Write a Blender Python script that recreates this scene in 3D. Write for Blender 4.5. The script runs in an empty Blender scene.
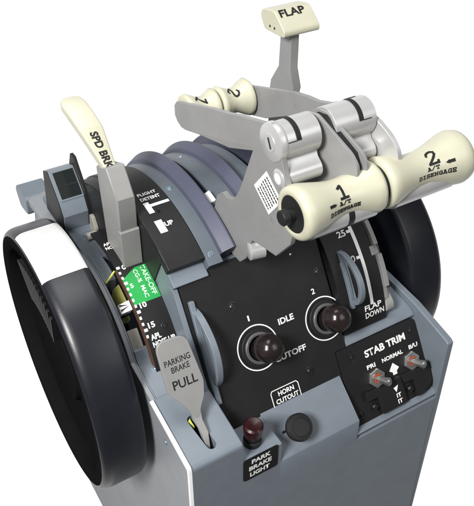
import bpy, bmesh, math, random
from mathutils import Vector as V, Matrix
sin, cos, pi, R = math.sin, math.cos, math.pi, math.radians
S = 0.01                                   # everything below is written in centimetres
random.seed(4)
sc = bpy.context.scene
COL = sc.collection

# ------------------------------------------------------------------ materials
def mat(name, col, rough=.5, metal=0., var=.06, bump=.0, scale=60., spec=.5, coat=0., emit=None, spots=0.):
    m = bpy.data.materials.new(name); m.use_nodes = True
    nt = m.node_tree; N = nt.nodes; L = nt.links
    b = N['Principled BSDF']
    b.inputs['Roughness'].default_value = rough; b.inputs['Metallic'].default_value = metal
    b.inputs['Specular IOR Level'].default_value = spec; b.inputs['Coat Weight'].default_value = coat
    tc = N.new('ShaderNodeTexCoord')
    n1 = N.new('ShaderNodeTexNoise'); n1.inputs['Scale'].default_value = scale; n1.inputs['Detail'].default_value = 6
    L.new(tc.outputs['Object'], n1.inputs['Vector'])
    mr = N.new('ShaderNodeMapRange')
    mr.inputs['From Min'].default_value = .3; mr.inputs['From Max'].default_value = .7
    mr.inputs['To Min'].default_value = 1 - var; mr.inputs['To Max'].default_value = 1 + var
    L.new(n1.outputs['Fac'], mr.inputs['Value'])
    mx = N.new('ShaderNodeMix'); mx.data_type = 'RGBA'; mx.blend_type = 'MULTIPLY'; mx.inputs[0].default_value = 1
    mx.inputs[6].default_value = (*col, 1); L.new(mr.outputs['Result'], mx.inputs[7])
    out = mx.outputs[2]
    if spots:                               # small wear specks with a shape of their own
        n3 = N.new('ShaderNodeTexNoise'); n3.inputs['Scale'].default_value = 90; n3.inputs['Detail'].default_value = 3
        L.new(tc.outputs['Object'], n3.inputs['Vector'])
        r3 = N.new('ShaderNodeMapRange'); r3.inputs['From Min'].default_value = .70; r3.inputs['From Max'].default_value = .74
        L.new(n3.outputs['Fac'], r3.inputs['Value'])
        m3 = N.new('ShaderNodeMix'); m3.data_type = 'RGBA'; m3.inputs[7].default_value = (*[c * (1 - spots) for c in col], 1)
        L.new(out, m3.inputs[6]); L.new(r3.outputs['Result'], m3.inputs[0]); out = m3.outputs[2]
    L.new(out, b.inputs['Base Color'])
    r2 = N.new('ShaderNodeMapRange'); r2.inputs['To Min'].default_value = max(.02, rough - .07); r2.inputs['To Max'].default_value = min(1, rough + .07)
    n2 = N.new('ShaderNodeTexNoise'); n2.inputs['Scale'].default_value = 23; n2.inputs['Detail'].default_value = 5
    L.new(tc.outputs['Object'], n2.inputs['Vector']); L.new(n2.outputs['Fac'], r2.inputs['Value'])
    L.new(r2.outputs['Result'], b.inputs['Roughness'])
    if bump:
        nb = N.new('ShaderNodeTexNoise'); nb.inputs['Scale'].default_value = 900; nb.inputs['Detail'].default_value = 2
        L.new(tc.outputs['Object'], nb.inputs['Vector'])
        bp = N.new('ShaderNodeBump'); bp.inputs['Strength'].default_value = bump; bp.inputs['Distance'].default_value = .0004
        L.new(nb.outputs['Fac'], bp.inputs['Height']); L.new(bp.outputs['Normal'], b.inputs['Normal'])
    if emit:
        b.inputs['Emission Color'].default_value = (*col, 1); b.inputs['Emission Strength'].default_value = emit
    return m
M = dict(
    blue=mat('grey_blue_paint', (.165, .195, .228), .42, bump=.12, var=.05),
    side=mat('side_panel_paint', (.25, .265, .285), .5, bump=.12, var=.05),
    slate=mat('slate_drum_paint', (.105, .125, .15), .45, bump=.12, var=.06),
    purple=mat('violet_blue_paint', (.074, .080, .120), .5, bump=.08),
    black=mat('black_panel_paint', (.013, .013, .014), .5, bump=.18, var=.1, spec=.3),
    label=mat('black_label_plastic', (.010, .010, .010), .6, spec=.15),
    dark=mat('dark_recess', (.008, .008, .009), .6),
    wheel=mat('dark_wheel_plastic', (.011, .012, .017), .36, bump=.1, var=.08),
    wheelface=mat('black_wheel_face', (.010, .010, .011), .75, spec=0, bump=.1),
    white=mat('white_lettering', (.9, .9, .89), .6, var=.03),
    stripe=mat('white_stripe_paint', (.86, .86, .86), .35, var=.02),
    wheel_stripe=mat('white_wheel_stripe', (.66, .66, .66), .4, var=.05, spots=.12),
    lever=mat('lever_grey_metal', (.285, .285, .285), .40, metal=.15, bump=.1, var=.04, spots=.12),
    lever2=mat('lever_grey_paint', (.27, .27, .265), .45, bump=.12, var=.05, spots=.1),
    silver=mat('pale_silver_metal', (.54, .54, .54), .30, metal=.35, bump=.06, var=.03),
    cream=mat('cream_plastic', (.53, .52, .40), .36, var=.025, bump=.05, coat=.1),
    ink=mat('black_lettering', (.008, .008, .008), .6, var=.02),
    green=mat('green_scale_paint', (.012, .33, .065), .55, var=.05),
    pale=mat('pale_scale_lettering', (.62, .85, .62), .6, var=.03),
    screw=mat('black_oxide_screw', (.035, .035, .037), .3, metal=.6),
    socket=mat('grey_socket_metal', (.16, .16, .16), .35, metal=.4),
    bluescrew=mat('grey_blue_screw', (.20, .25, .30), .35, metal=.3),
    red=mat('dark_red_lens', (.022, .0015, .003), .34, var=.2, coat=.15),
    knob=mat('dark_brown_knob', (.017, .0115, .0115), .24, var=.35, scale=140, coat=.12),
    rubber=mat('black_rubber', (.013, .013, .014), .5, bump=.1, spec=.35),
    chrome=mat('brushed_steel', (.62, .61, .58), .24, metal=.9),
    steel=mat('dull_toggle_steel', (.42, .42, .41), .28, metal=.85),
    orange=mat('orange_red_seal', (.55, .075, .02), .45),
    copper=mat('brown_plate_edge', (.10, .045, .025), .5),
    beige=mat('beige_grey_block', (.30, .29, .25), .5, bump=.1),
    olive=mat('olive_yellow_part', (.25, .25, .07), .5, var=.3),
    glass=mat('dark_window', (.012, .016, .017), .12, coat=.6),
    lime=mat('lime_tag', (.62, .66, .12), .45),
)

# ------------------------------------------------------------------ frames
class F:                                    # local (u, v, w) -> cm
    def __init__(s, o, ex, ey, ez=None):
        s.o = V(o); s.x = V(ex).normalized(); s.y = V(ey).normalized(); s.z = V(ez).normalized() if ez else s.x.cross(s.y)
    def __call__(s, u, v, w=0.): return s.o + s.x * u + s.y * v + s.z * w
AC = (19.25, -2.24)                         # the common axle of drum, levers and wheels (y, z)
def arc(x, r, a): a = R(a); return V((x, AC[0] - r * cos(a), AC[1] + r * sin(a)))
class ARC:                                  # u along x from x0, v up the drum from angle a0, w above radius r
    def __init__(s, x0, r, a0): s.x0, s.r, s.a0 = x0, r, a0
    def __call__(s, u, v, w=0.): return arc(s.x0 + u, s.r + w, s.a0 + math.degrees(v / s.r))
class ARCD(ARC):                            # lettering that runs down the drum, its top towards +x
    def __call__(s, u, v, w=0.): return arc(s.x0 + v, s.r + w, s.a0 - math.degrees(u / s.r))
TH = R(57.7)
PAN = F((0, .5, -6.6), (1, 0, 0), (0, cos(TH), sin(TH)))     # the sloping black panels: u = x, v up the slope, w out
YZ = F((0, 0, 0), (0, 1, 0), (0, 0, 1))     # side profiles: u = y, v = z, w = x
FR = F((0, 0, 0), (1, 0, 0), (0, 0, 1))     # the front face: u = x, v = z, w = -y

# ------------------------------------------------------------------ mesh builder
def rounded(pts, r, n=4):
    """round the corners of a 2D outline; r may be a number or a list per corner"""
    out = []; k = len(pts)
    for i, p in enumerate(pts):
        rr = r[i] if isinstance(r, (list, tuple)) else r
        p = V(p); a = V(pts[i - 1]); b = V(pts[(i + 1) % k])
        da, db = (a - p), (b - p)
        rr = min(rr, da.length * .49, db.length * .49)
        if rr < 1e-4: out.append(tuple(p)); continue
        s, e = p + da.normalized() * rr, p + db.normalized() * rr
        for j in range(n + 1):
            t = j / n; q = (1 - t) ** 2 * s + 2 * t * (1 - t) * p + t * t * e
            out.append((q.x, q.y))
    return out
def circle(cx, cy, r, n=32, ry=None, a0=0, a1=360):
    full = abs(a1 - a0) >= 360
    return [(cx + r * cos(R(a0 + (a1 - a0) * i / (n if full else n - 1))), cy + (ry or r) * sin(R(a0 + (a1 - a0) * i / (n if full else n - 1)))) for i in range(n)]
class B:
    def __init__(s): s.b = bmesh.new()
    def vs(s, pts): return [s.b.verts.new(V(p) * S) for p in pts]
    def face(s, vv):
        try: return s.b.faces.new(vv)
        except ValueError: return None
    def prism(s, fr, out, h0, h1, out2=None):
        a = s.vs([fr(u, v, h0) for u, v in out]); c = s.vs([fr(u, v, h1) for u, v in (out2 or out)])
        n = len(a)
        for i in range(n): s.face([a[i], a[(i + 1) % n], c[(i + 1) % n], c[i]])
        s.face(a[::-1]); s.face(c)
        return s
    def ring(s, fr, out, inn, h0, h1):      # a flat ring between two outlines of the same count
        n = len(out)
        A = [s.vs([fr(u, v, h) for u, v in o]) for o, h in ((out, h0), (inn, h0), (inn, h1), (out, h1))]
        for k in range(4):
            p, q = A[k], A[(k + 1) % 4]
            for i in range(n): s.face([p[i], p[(i + 1) % n], q[(i + 1) % n], q[i]])
        return s
    def box(s, fr, u0, u1, v0, v1, w0, w1):
        return s.prism(fr, [(u0, v0), (u1, v0), (u1, v1), (u0, v1)], w0, w1)
    def grid(s, rows, closed_u=False, closed_v=False, caps=False):
        g = [s.vs(r) for r in rows]; m = len(g); n = len(g[0])
        for i in range(m if closed_u else m - 1):
            for j in range(n if closed_v else n - 1):
                s.face([g[i][j], g[i][(j + 1) % n], g[(i + 1) % m][(j + 1) % n], g[(i + 1) % m][j]])
        if caps: s.face(g[0][::-1]); s.face(g[-1])
        return s
    def lathe(s, o, axis, prof, n=48, mod=None, up=None):
        """prof = [(t along axis, radius)]"""
        ax = V(axis).normalized(); u = V(up) if up else (V((0, 0, 1)) if abs(ax.z) < .9 else V((1, 0, 0)))
        e1 = (u - ax * u.dot(ax)).normalized(); e2 = ax.cross(e1); o = V(o)
        rows = []
        for t, r in prof:
            row = []
            for k in range(n):
                a = 2 * pi * k / n; rr = max(r, 1e-3) * (mod(t, a) if mod else 1)
                row.append(o + ax * t + e1 * rr * cos(a) + e2 * rr * sin(a))
            rows.append(row)
        return s.grid(rows, closed_v=True, caps=True)
    def tube(s, pts, r, n=10):
        pts = [V(p) for p in pts]; rows = []
        for i, p in enumerate(pts):
            d = (pts[min(i + 1, len(pts) - 1)] - pts[max(i - 1, 0)]).normalized()
            u = V((0, 0, 1)) if abs(d.z) < .9 else V((1, 0, 0))
            a = (u - d * u.dot(d)).normalized(); c = d.cross(a); rr = r[i] if isinstance(r, (list, tuple)) else r
            rows.append([p + a * rr * cos(2 * pi * k / n) + c * rr * sin(2 * pi * k / n) for k in range(n)])
        return s.grid(rows, closed_v=True, caps=True)
    def band(s, x0, x1, r0, r1, a0, a1, n=40):   # solid arc segment of the drum
        rows = []
        for i in range(n + 1):
            a = a0 + (a1 - a0) * i / n
            rows.append([arc(x0, r0, a), arc(x1, r0, a), arc(x1, r1, a), arc(x0, r1, a)])
        return s.grid(rows, closed_v=True, caps=True)
    def bandprof(s, prof, a0, a1, n=48):         # prof = closed [(x, r)]
        return s.grid([[arc(x, r, a0 + (a1 - a0) * i / n) for x, r in prof] for i in range(n + 1)], closed_v=True, caps=True)
    def build(s, name, m, parent=None, bevel=0., seg=2, sharp=35, cut=None, mats=None):
        bm = s.b
        bmesh.ops.remove_doubles(bm, verts=bm.verts, dist=1e-6)
        bmesh.ops.recalc_face_normals(bm, faces=bm.faces)
        me = bpy.data.meshes.new(name); bm.to_mesh(me); bm.free()
        me.shade_smooth(); me.set_sharp_from_angle(angle=R(sharp))
        me.materials.append(M[m] if isinstance(m, str) else m)
        o = bpy.data.objects.new(name, me); COL.objects.link(o)
        if cut:
            for c in cut:
                md = o.modifiers.new('cut', 'BOOLEAN'); md.object = c; md.operation = 'DIFFERENCE'; md.solver = 'EXACT'
            dg = bpy.context.evaluated_depsgraph_get()
            nm = bpy.data.meshes.new_from_object(o.evaluated_get(dg)); o.modifiers.clear(); o.data = nm
            for c in cut: bpy.data.objects.remove(c)
            nm.shade_smooth(); nm.set_sharp_from_angle(angle=R(sharp))
        if bevel:
            md = o.modifiers.new('bevel', 'BEVEL'); md.width = bevel * S; md.segments = seg; md.limit_method = 'ANGLE'; md.angle_limit = R(40)
            md.harden_normals = True
        setp(o, parent)
        return o
def setp(o, parent):
    if parent is None: return
    o.parent = parent
    if parent.type == 'EMPTY': o.matrix_parent_inverse = Matrix.Translation(-parent.location)
def thing(name, label, cat, loc, group=None):
    o = bpy.data.objects.new(name, None); COL.objects.link(o); o.location = V(loc) * S
    o.empty_display_size = .02; o['label'] = label; o['category'] = cat
    if group: o['group'] = group
    return o

# ------------------------------------------------------------------ lettering
def font_mesh(body, bold):
    cu = bpy.data.curves.new('t', 'FONT'); cu.body = body; cu.offset = bold; cu.resolution_u = 3
    o = bpy.data.objects.new('t', cu); COL.objects.link(o)
    dg = bpy.context.evaluated_depsgraph_get(); me = bpy.data.meshes.new_from_object(o.evaluated_get(dg))
    bpy.data.objects.remove(o); bpy.data.curves.remove(cu)
    return me
def text(body, fr, u, v, h, w, m, parent, bold=.022, lift=.02, name='lettering', slant=0.):
    """body with its baseline starting at (u, v), capital height h and total width w, laid on frame fr"""
    me = font_mesh(body, bold)
    xs = [p.co.x for p in me.vertices]; ys = [p.co.y for p in me.vertices]
    x0, x1, y0, y1 = min(xs), max(xs), min(ys), max(ys)
    for p in me.vertices:
        b = (p.co.y - y0) / (y1 - y0) * h; a = (p.co.x - x0) / (x1 - x0) * w
        p.co = fr(u + a + slant * b, v + b, lift) * S
    me.name = name; me.materials.append(M[m]); o = bpy.data.objects.new(name, me); COL.objects.link(o)
    setp(o, parent); return o
# typewriter letters for the thrust grips: strokes on a 4 x 6 grid
TY = {'D': [[(0, 0), (2.4, 0), (3.6, 1.2), (3.6, 4.8), (2.4, 6), (0, 6)], [(.7, 0), (.7, 6)]],
      'I': [[(.6, 0), (3.4, 0)], [(.6, 6), (3.4, 6)], [(2, 0), (2, 6)]],
      'S': [[(.3, 0), (.3, 1.6)], [(.3, .8), (1, 0), (2.8, 0), (3.6, 1), (3.4, 2.4), (.7, 3.6), (.5, 5), (1.3, 6), (2.8, 6), (3.5, 5.2)], [(3.5, 4.4), (3.5, 6)]],
      'E': [[(0, 0), (3.5, 0), (3.5, 1.6)], [(0, 6), (3.5, 6), (3.5, 4.4)], [(.8, 0), (.8, 6)], [(.8, 3), (2.4, 3)], [(2.4, 2.2), (2.4, 3.8)]],
      'N': [[(0, 0), (1.4, 0)], [(.6, 0), (.6, 6), (3.4, 0), (3.4, 6)], [(0, 6), (.6, 6)], [(2.7, 6), (4, 6)]],
      'G': [[(3.5, 4.4), (3.5, 6)], [(3.5, 5.2), (2.6, 6), (1.4, 6), (.4, 4.8), (.4, 1.2), (1.4, 0), (3.4, 0), (3.4, 2.6)], [(2, 2.6), (4, 2.6)]],
      'A': [[(-.2, 0), (1.3, 0)], [(2.7, 0), (4.2, 0)], [(.5, 0), (1.8, 6), (2.2, 6), (3.5, 0)], [(1, 2.2), (3, 2.2)], [(1, 6), (2.2, 6)]],
      'T': [[(.2, 4.4), (.2, 6), (3.8, 6), (3.8, 4.4)], [(2, 6), (2, 0)], [(1, 0), (3, 0)]],
      '/': [[(.4, -.6), (3.6, 6.6)]],
      '1': [[(.5, 0), (3.7, 0)], [(2.1, 0), (2.1, 6), (.6, 4.7)]],
      '2': [[(.4, 4.4), (.8, 5.5), (1.7, 6), (2.6, 6), (3.5, 5.3), (3.5, 4.2), (2.9, 3.2), (.4, .2), (.4, 0), (3.8, 0), (3.8, .8)]],
      '>': [[(0, 3), (2.6, 3)]], '<': [[(1.4, 3), (4, 3)]]}
def strokes(bu, fr, body, u, v, h, w, t, lift=.03, adv=5.):
    k = h / 6; kx = w / (adv * len(body) - (adv - 4))
    def q(a, b, c, d):
        bu.face(bu.vs([fr(*a, lift), fr(*b, lift), fr(*c, lift), fr(*d, lift)]))
    for i, ch in enumerate(body):
        for st in TY.get(ch, []):
            P = [(u + (i * adv + x) * kx, v + y * k) for x, y in st]
            for a, b in zip(P, P[1:]):
                d = V(b) - V(a); L = d.length
                if L < 1e-6: continue
                d /= L; n = V((-d.y, d.x)) * t / 2; a2 = V(a) - d * t * .4; b2 = V(b) + d * t * .4
                m_ = max(1, int(L / .25))
                for j in range(m_):
                    c0 = a2 + (b2 - a2) * j / m_; c1 = a2 + (b2 - a2) * (j + 1) / m_
                    q(tuple(c0 - n), tuple(c1 - n), tuple(c1 + n), tuple(c0 + n))
        if ch in '<>':
            x0 = u + i * adv * kx; sgn = 1 if ch == '>' else -1; cx = x0 + (2.4 if ch == '>' else 1.6) * kx
            pts = [(cx, v + 4.8 * k), (cx + sgn * 2.2 * kx, v + 3 * k), (cx, v + 1.2 * k)]
            bu.face(bu.vs([fr(*p, lift) for p in pts]))

def screw(fr, u, v, w, r, parent, m='screw', name='screw'):
    o = fr(u, v, w); n = (fr(u, v, w + 1) - o)
    b = B(); b.lathe(o, n, [(-.05, r * 1.45), (.015, r * 1.45), (.03, r * 1.3), (.02, r * 1.12), (.02, r), (.09, r * .95), (.14, r * .75), (.14, r * .36), (.06, r * .3), (.06, .001)], 24)
    return b.build(name, m, parent)

# ================================================================== PEDESTAL
ped = thing('control_pedestal', 'grey blue cockpit control stand with black panels carrying all the levers', 'control stand', (14, 20, -45))
BZ = -45
# left side panel with its lit-edge highlight painted as a white strip
arcL = [(AC[0] - 9.8 * cos(R(a)), AC[1] + 9.8 * sin(R(a))) for a in range(28, 111, 4)]
sideL = [(0.25, BZ), (.25, -.25), (6.75, 1.45), (10.1, 2.2)] + arcL + [(34, 6.5), (38, -2), (38, BZ)]
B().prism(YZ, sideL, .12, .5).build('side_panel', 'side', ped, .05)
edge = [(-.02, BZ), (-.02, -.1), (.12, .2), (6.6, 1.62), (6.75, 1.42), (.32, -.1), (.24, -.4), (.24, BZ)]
B().prism(YZ, edge, -.06, .3).build('edge_highlight', 'stripe', ped, .06)
arcR = [(AC[0] - 9.8 * cos(R(a)), AC[1] + 9.8 * sin(R(a))) for a in range(24, 111, 4)]
sideR = [(.3, BZ), (0, -8.2), (0, -.35), (.35, -.1), (4.9, 1.08), (9.8, 1.62)] + arcR + [(34, 6.5), (38, -2), (38, BZ)]
B().prism(YZ, sideR, 27.25, 28).build('side_panel', 'blue', ped, .12, 3)
B().box(F((0, 0, 0), (1, 0, 0), (0, 1, 0)), .5, 27.25, 37.6, 38, BZ, -2).build('back_panel', 'blue', ped)
# front panel (below the crease) and the stepped front blocks above it
B().prism(FR, [(.24, BZ), (27.25, BZ), (27.25, -8.0), (8.75, -8.0), (8.75, -2.4), (5.0, -2.4), (5.0, -.36), (.24, -.36)], -.5, 0).build('front_panel', 'blue', ped)
boxside = [(0, -.36), (.03, -.2), (.1, -.07), (.22, .03), (.38, .09), (6.7, 1.44), (6.7, -8.02), (.5, -8.02), (.5, -.36)]
def capsule(fr, u0, v0, v1, r, w0, w1, name='cut'):
    pts = circle(u0, v1, r, 9, a0=0, a1=180) + circle(u0, v0, r, 9, a0=180, a1=360)
    return B().prism(fr, pts, w0, w1).build(name, 'dark')
TOPB = F((2.4, 0, 0), (1, 0, 0), (0, 1, .214))
cutter = capsule(F((2.4, 2.9, .62), (1.0, .13, .0), (-.13, 1, .214)), .05, -1.75, .85, .42, -2.2, .6)
bx = B().prism(YZ, boxside, .26, 5.0).build('lever_box', 'blue', ped, .0, cut=[cutter])
me_ = bx.data; wt = me_.attributes.new('bevel_weight_edge', 'FLOAT', 'EDGE')
for e_ in me_.edges:
    p, q = (me_.vertices[i].co for i in e_.vertices)
    if min(p.x, q.x) > .0499 and min(p.z, q.z) > -.004: wt.data[e_.index].value = 1
md = bx.modifiers.new('bevel', 'BEVEL'); md.width = .16 * S; md.segments = 3; md.limit_method = 'WEIGHT'
B().box(F((2.4, 2.9, -1.3), (1, .13, 0), (-.13, 1, .214)), -.55, .65, -2.3, 1.4, -.2, .0).build('slot_floor', 'dark', ped)
B().prism(F((2.4, 2.9, .62), (1, .13, 0), (-.13, 1, .214)), [(-.28, .95), (-.02, 1.12), (-.1, .3)], -.5, -.1).build('slot_tag', 'lime', ped)
# lamp block, wedge, ledge
B().prism(YZ, [(0, -2.4), (.05, -2.34), (.14, -2.3), (3.4, -2.26), (4.2, -2.2), (4.2, -5), (.5, -5), (.5, -2.4)], 5.0, 8.75).build('lamp_block', 'blue', ped)
wp = [(.0, -7.96), (.0, -4.95), (.06, -4.86), (3.32, -2.1), (4.0, -1.6), (4.2, -7.96)]
B().prism(YZ, wp, 8.75, 17.4).build('sloped_block', 'blue', ped)
B().prism(YZ, [(0.004, -8.02), (.004, -7.65), (.5, -7.55), (.5, -7.05), (.03, -7.05), (.0, -6.9), (.55, -6.62), (1.5, -6.7), (1.5, -8.02)], 17.4, 27.25).build('front_ledge', 'blue', ped, .03)
# shelf above the stab trim panel, and right shoulder
B().prism(YZ, [(4.55, -.12), (4.7, .1), (5.4, .38), (10, 1.25), (11, 3.0)] + [(AC[0] - 9.6 * cos(R(a)), AC[1] + 9.6 * sin(R(a))) for a in range(34, 111, 4)] + [(30, 0), (30, -3), (6, -3)], 18.95, 27.22).build('right_shelf', 'blue', ped, .04)
# left shoulder: strip beside the wheel, slot, lower end of the slot
inner = [(AC[0] - 8.0 * cos(R(a)), AC[1] + 8.0 * sin(R(a))) for a in range(108, 27, -4)]
sh = arcL + [(30, 6.8)]
B().prism(YZ, [(6.78, 1.36), (10.1, 2.12)] + arcL + [(30, 5), (9, -1), (6.78, -1)], .5, .68).build('slot_rail', 'blue', ped, .03)
B().prism(YZ, [(6.78, 1.37), (10.0, 2.13), (10.55, 2.6), (10.9, 3.2), (11.2, 3.2), (12, 1), (9, -1), (6.78, -1)], .68, 4.75).build('slot_end', 'blue', ped, .05)
B().prism(YZ, [(6.72, 1.32), (6.85, 1.32), (6.85, -.5), (6.72, -.5)], .4, 4.9).build('seam', 'dark', ped)
B().band(.68, 1.9, 5.8, 6.4, 20, 95).build('slot_floor', 'dark', ped)
B().bandprof([(.75, 6.4), (1.72, 6.4), (1.72, 9.75), (.75, 9.55)], 32, 44, 10).build('slot_block', 'beige', ped, .08)
B().bandprof([(.9, 6.4), (1.6, 6.4), (1.6, 9.2), (.9, 8.8)], 49, 52, 4).build('slot_guide', 'olive', ped, .1)
B().bandprof([(.95, 6.4), (1.65, 6.4), (1.65, 10.2), (1.1, 9.4)], 57, 68, 10).build('slot_guide', 'olive', ped, .1)
B().tube([arc(.75, 9.9, 71.5), arc(1.75, 10.6, 74)], .09).build('slot_wire', 'lime', ped)
B().band(.69, 1.78, 6, 9.8, 72.5, 96).build('slot_cover', 'blue', ped, .02)
B().prism(F((0, 0, 0), (1, 0, 0), (0, 1, 0)), [(.5, 19.4), (4.3, 19.4), (4.3, 32), (.5, 32)], 6.6, 7.45).build('rear_deck', 'blue', ped, .03)
# the core below the panels and the drum
core = [PAN(0, s, -.28) for s in (2.5, 18.6)]
coreo = [(p.y, p.z) for p in core] + [(AC[0] - 14.0 * cos(R(a)), AC[1] + 14.0 * sin(R(a))) for a in range(60, 141, 5)] + [(30, -6), (6, -6)]
B().prism(YZ, coreo, 4.9, 18.9).build('drum_core', 'blue', ped)
wl = [(PAN(0, s, -.05).y, PAN(0, s, -.05).z) for s in (3.2, 18.3)]
wl += [(AC[0] - 13 * cos(R(a)), AC[1] + 13 * sin(R(a))) for a in (58, 56)]
B().prism(YZ, [wl[0], wl[1], wl[2], (14.2, 6.0), (10.2, 0)], 4.42, 4.9).build('inner_wall', 'blue', ped, .06)

# ---- drum bands with grooves for the two thrust levers
drum = B().band(7.8, 9.15, 13.5, 15.5, 53.6, 140, 60).build('drum', 'slate', ped, .03)
B().bandprof([(9.15, 13.5), (9.15, 15.5), (9.25, 15.85), (9.45, 16.0), (10.2, 16.4), (10.36, 16.38), (10.4, 16.25), (10.4, 13.5)], 56, 140).build('drum_rim', 'purple', drum, 0)
B().bandprof([(10.4, 13.5), (11.3, 13.5), (11.3, 14.3), (10.4, 14.3)], 56, 140).build('drum_groove', 'dark', drum)
B().band(11.3, 13.2, 13.5, 15.5, 56, 140, 60).build('drum_band', 'slate', drum, .03)
B().bandprof([(13.2, 13.5), (13.2, 15.5), (13.3, 15.85), (13.5, 16.0), (14.2, 16.4), (14.4, 16.3), (14.6, 16.0), (14.8, 15.5), (14.8, 13.5)], 56, 140).build('drum_rim', 'purple', drum)
B().band(14.8, 16.4, 13.5, 15.5, 56, 140, 60).build('drum_band', 'slate', drum, .03)
B().bandprof([(16.4, 13.5), (17.3, 13.5), (17.3, 14.3), (16.4, 14.3)], 56, 140).build('drum_groove', 'dark', drum)
B().bandprof([(17.3, 13.5), (17.3, 16.35), (17.6, 16.5), (18, 16.4), (18.4, 15.5), (18.4, 13.5)], 56, 140).build('drum_rim', 'purple', drum)
for x, a in ((8.5, 86.3), (13.0 - .7, 105.7), (8.45, 57.0)):
    screw(ARC(x, 15.5, a), 0, 0, 0, .22, drum, 'bluescrew')
B().bandprof([(10.5, 14.3), (11.2, 14.3), (11.2, 16.0), (10.5, 15.7)], 73.5, 78, 6).build('groove_stop', 'stripe', drum, .05)

# ---- speed brake cover (flight detent plate)
cov = B().bandprof([(4.32, 14.75), (4.32, 15.5), (4.42, 15.6), (7.75, 15.6), (7.75, 14.75)], 56.5, 128, 50).build('detent_cover', 'black', ped, .16, 3)
B().band(4.33, 4.62, 10.6, 14.7, 61, 128, 30).build('cover_side', 'black', cov, .05)
B().band(4.5, 7.79, 10.2, 14.68, 51.5, 110, 24).build('cover_body', 'blue', ped, .06)
lt = B()
def patch(bu, fr, u0, u1, v0, v1, w=.02, n=6):
    rows = [[fr(u0 + (u1 - u0) * i / n, v0, w), fr(u0 + (u1 - u0) * i / n, v1, w)] for i in range(n + 1)]
    bu.grid(rows); return bu
def apatch(bu, x0, x1, r, a0, a1, n=8):
    bu.grid([[arc(x0, r, a0 + (a1 - a0) * i / n), arc(x1, r, a0 + (a1 - a0) * i / n)] for i in range(n + 1)]); return bu
apatch(lt, 5.35, 5.85, 15.63, 77.4, 82.6); apatch(lt, 5.85, 7.62, 15.63, 80.1, 81.3)
apatch(lt, 5.28, 5.95, 15.63, 69.0, 74.0)
lt.build('marking', 'white', cov)
text('FLIGHT', ARC(5.42, 15.6, 86.2), 0, 0, .42, 1.75, 'white', cov, .03)
text('DETENT', ARC(5.38, 15.6, 83.6), 0, 0, .42, 1.85, 'white', cov, .03)
text('UP', ARC(6.0, 15.6, 70.9), 0, 0, .48, .78, 'white', cov, .03)
screw(ARC(6.1, 15.6, 77.7), 0, 0, 0, .2, cov)

B().bandprof([(3.0, 9.5), (3.0, 15.3), (4.3, 15.5), (4.3, 9.5)], 93, 128, 20).build('rear_cover', 'black', ped, .08)
B().prism(YZ, rounded([(23.0, 7.4), (22.8, 8.1), (23.4, 9.2), (24.0, 9.2), (24.4, 7.4)], .2), 2.6, 3.0).build('lever_bracket', 'beige', ped, .08)
B().lathe((1.6, 22.4, 7.9), (1, 0, 0), [(0, .3), (.05, .38), (1.0, .38), (1.05, .3)], 20).build('lever_bush', 'beige', ped)
# ---- trim scale plate
trim = B().bandprof([(1.8, 10.75), (1.8, 11.1), (4.4, 11.1), (4.4, 10.75)], 22, 104, 40).build('trim_scale_plate', 'black', ped, .04)
B().band(1.76, 1.80, 10.3, 11.06, 24, 73).build('plate_edge', 'copper', trim)
g = B()
gp = [(1.83, 53.2), (2.3, 54.6), (3.1, 53.4), (4.36, 54.6), (4.36, 70.9), (2.85, 69.6), (2.4, 66.6), (1.83, 66.4)]
ga = sorted(set([p[1] for p in gp]))
def gx(a):
    lo = 1.83 if a <= 66.5 else 1.83 + (a - 66.5) * .36
    return lo, 4.36
n = 30; rows = []
for i in range(n + 1):
    a = 53.3 + (70.6 - 53.3) * i / n; lo, hi = gx(a)
    if a < 54.4: lo, hi = lo, 4.36
    rows.append([arc(lo, 11.115, a), arc((lo + hi) / 2, 11.115, a), arc(hi, 11.115, a)])
g.grid(rows).build('green_band', 'green', trim)
tk = B()
for i in range(13):
    a = 73.0 - i * 2.86
    big = i in (0, 3, 8, 11)
    apatch(tk, 1.82, 2.14 if big else 2.02, 11.13, a - .68, a + .68, 3)
tk.build('scale_ticks', 'white', trim)
text('0', ARC(2.3, 11.11, 71.2), 0, 0, .5, .34, 'white', trim, .03)
text('5', ARC(2.2, 11.11, 61.3), 0, 0, .42, .3, 'pale', trim, .03)
text('10', ARC(2.25, 11.11, 51.2), 0, 0, .48, .62, 'white', trim, .03)
text('15', ARC(2.28, 11.11, 41.6), 0, 0, .5, .62, 'white', trim, .03)
text('APL', ARC(2.15, 11.11, 36.3), 0, 0, .5, .95, 'white', trim, .035)
text('NOSE UP', ARC(2.15, 11.11, 33.0), 0, 0, .5, 2.1, 'white', trim, .035)
text('TAKE-OFF', ARCD(3.72, 11.12, 70.3), 0, 0, .46, 2.95, 'pale', trim, .02)
text('CG-%  MAC', ARCD(3.02, 11.12, 69.4), 0, 0, .4, 2.8, 'pale', trim, .02)
text('APL', ARC(1.95, 11.11, 88.2), 0, 0, .42, .85, 'white', trim, .03)
text('NOSE DN', ARC(1.95, 11.11, 85.2), 0, 0, .42, 1.9, 'white', trim, .03)
screw(ARC(3.65, 11.1, 40.6), 0, 0, 0, .2, trim)
screw(F((2.0, 9.45, 2.02), (1, 0, 0), (0, 1, .214)), 0, 0, 0, .33, ped, 'bluescrew')
screw(F((.12, 4.3, -1.2), (0, -1, 0), (0, 0, 1)), 0, 0, 0, .2, ped, 'bluescrew')

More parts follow.
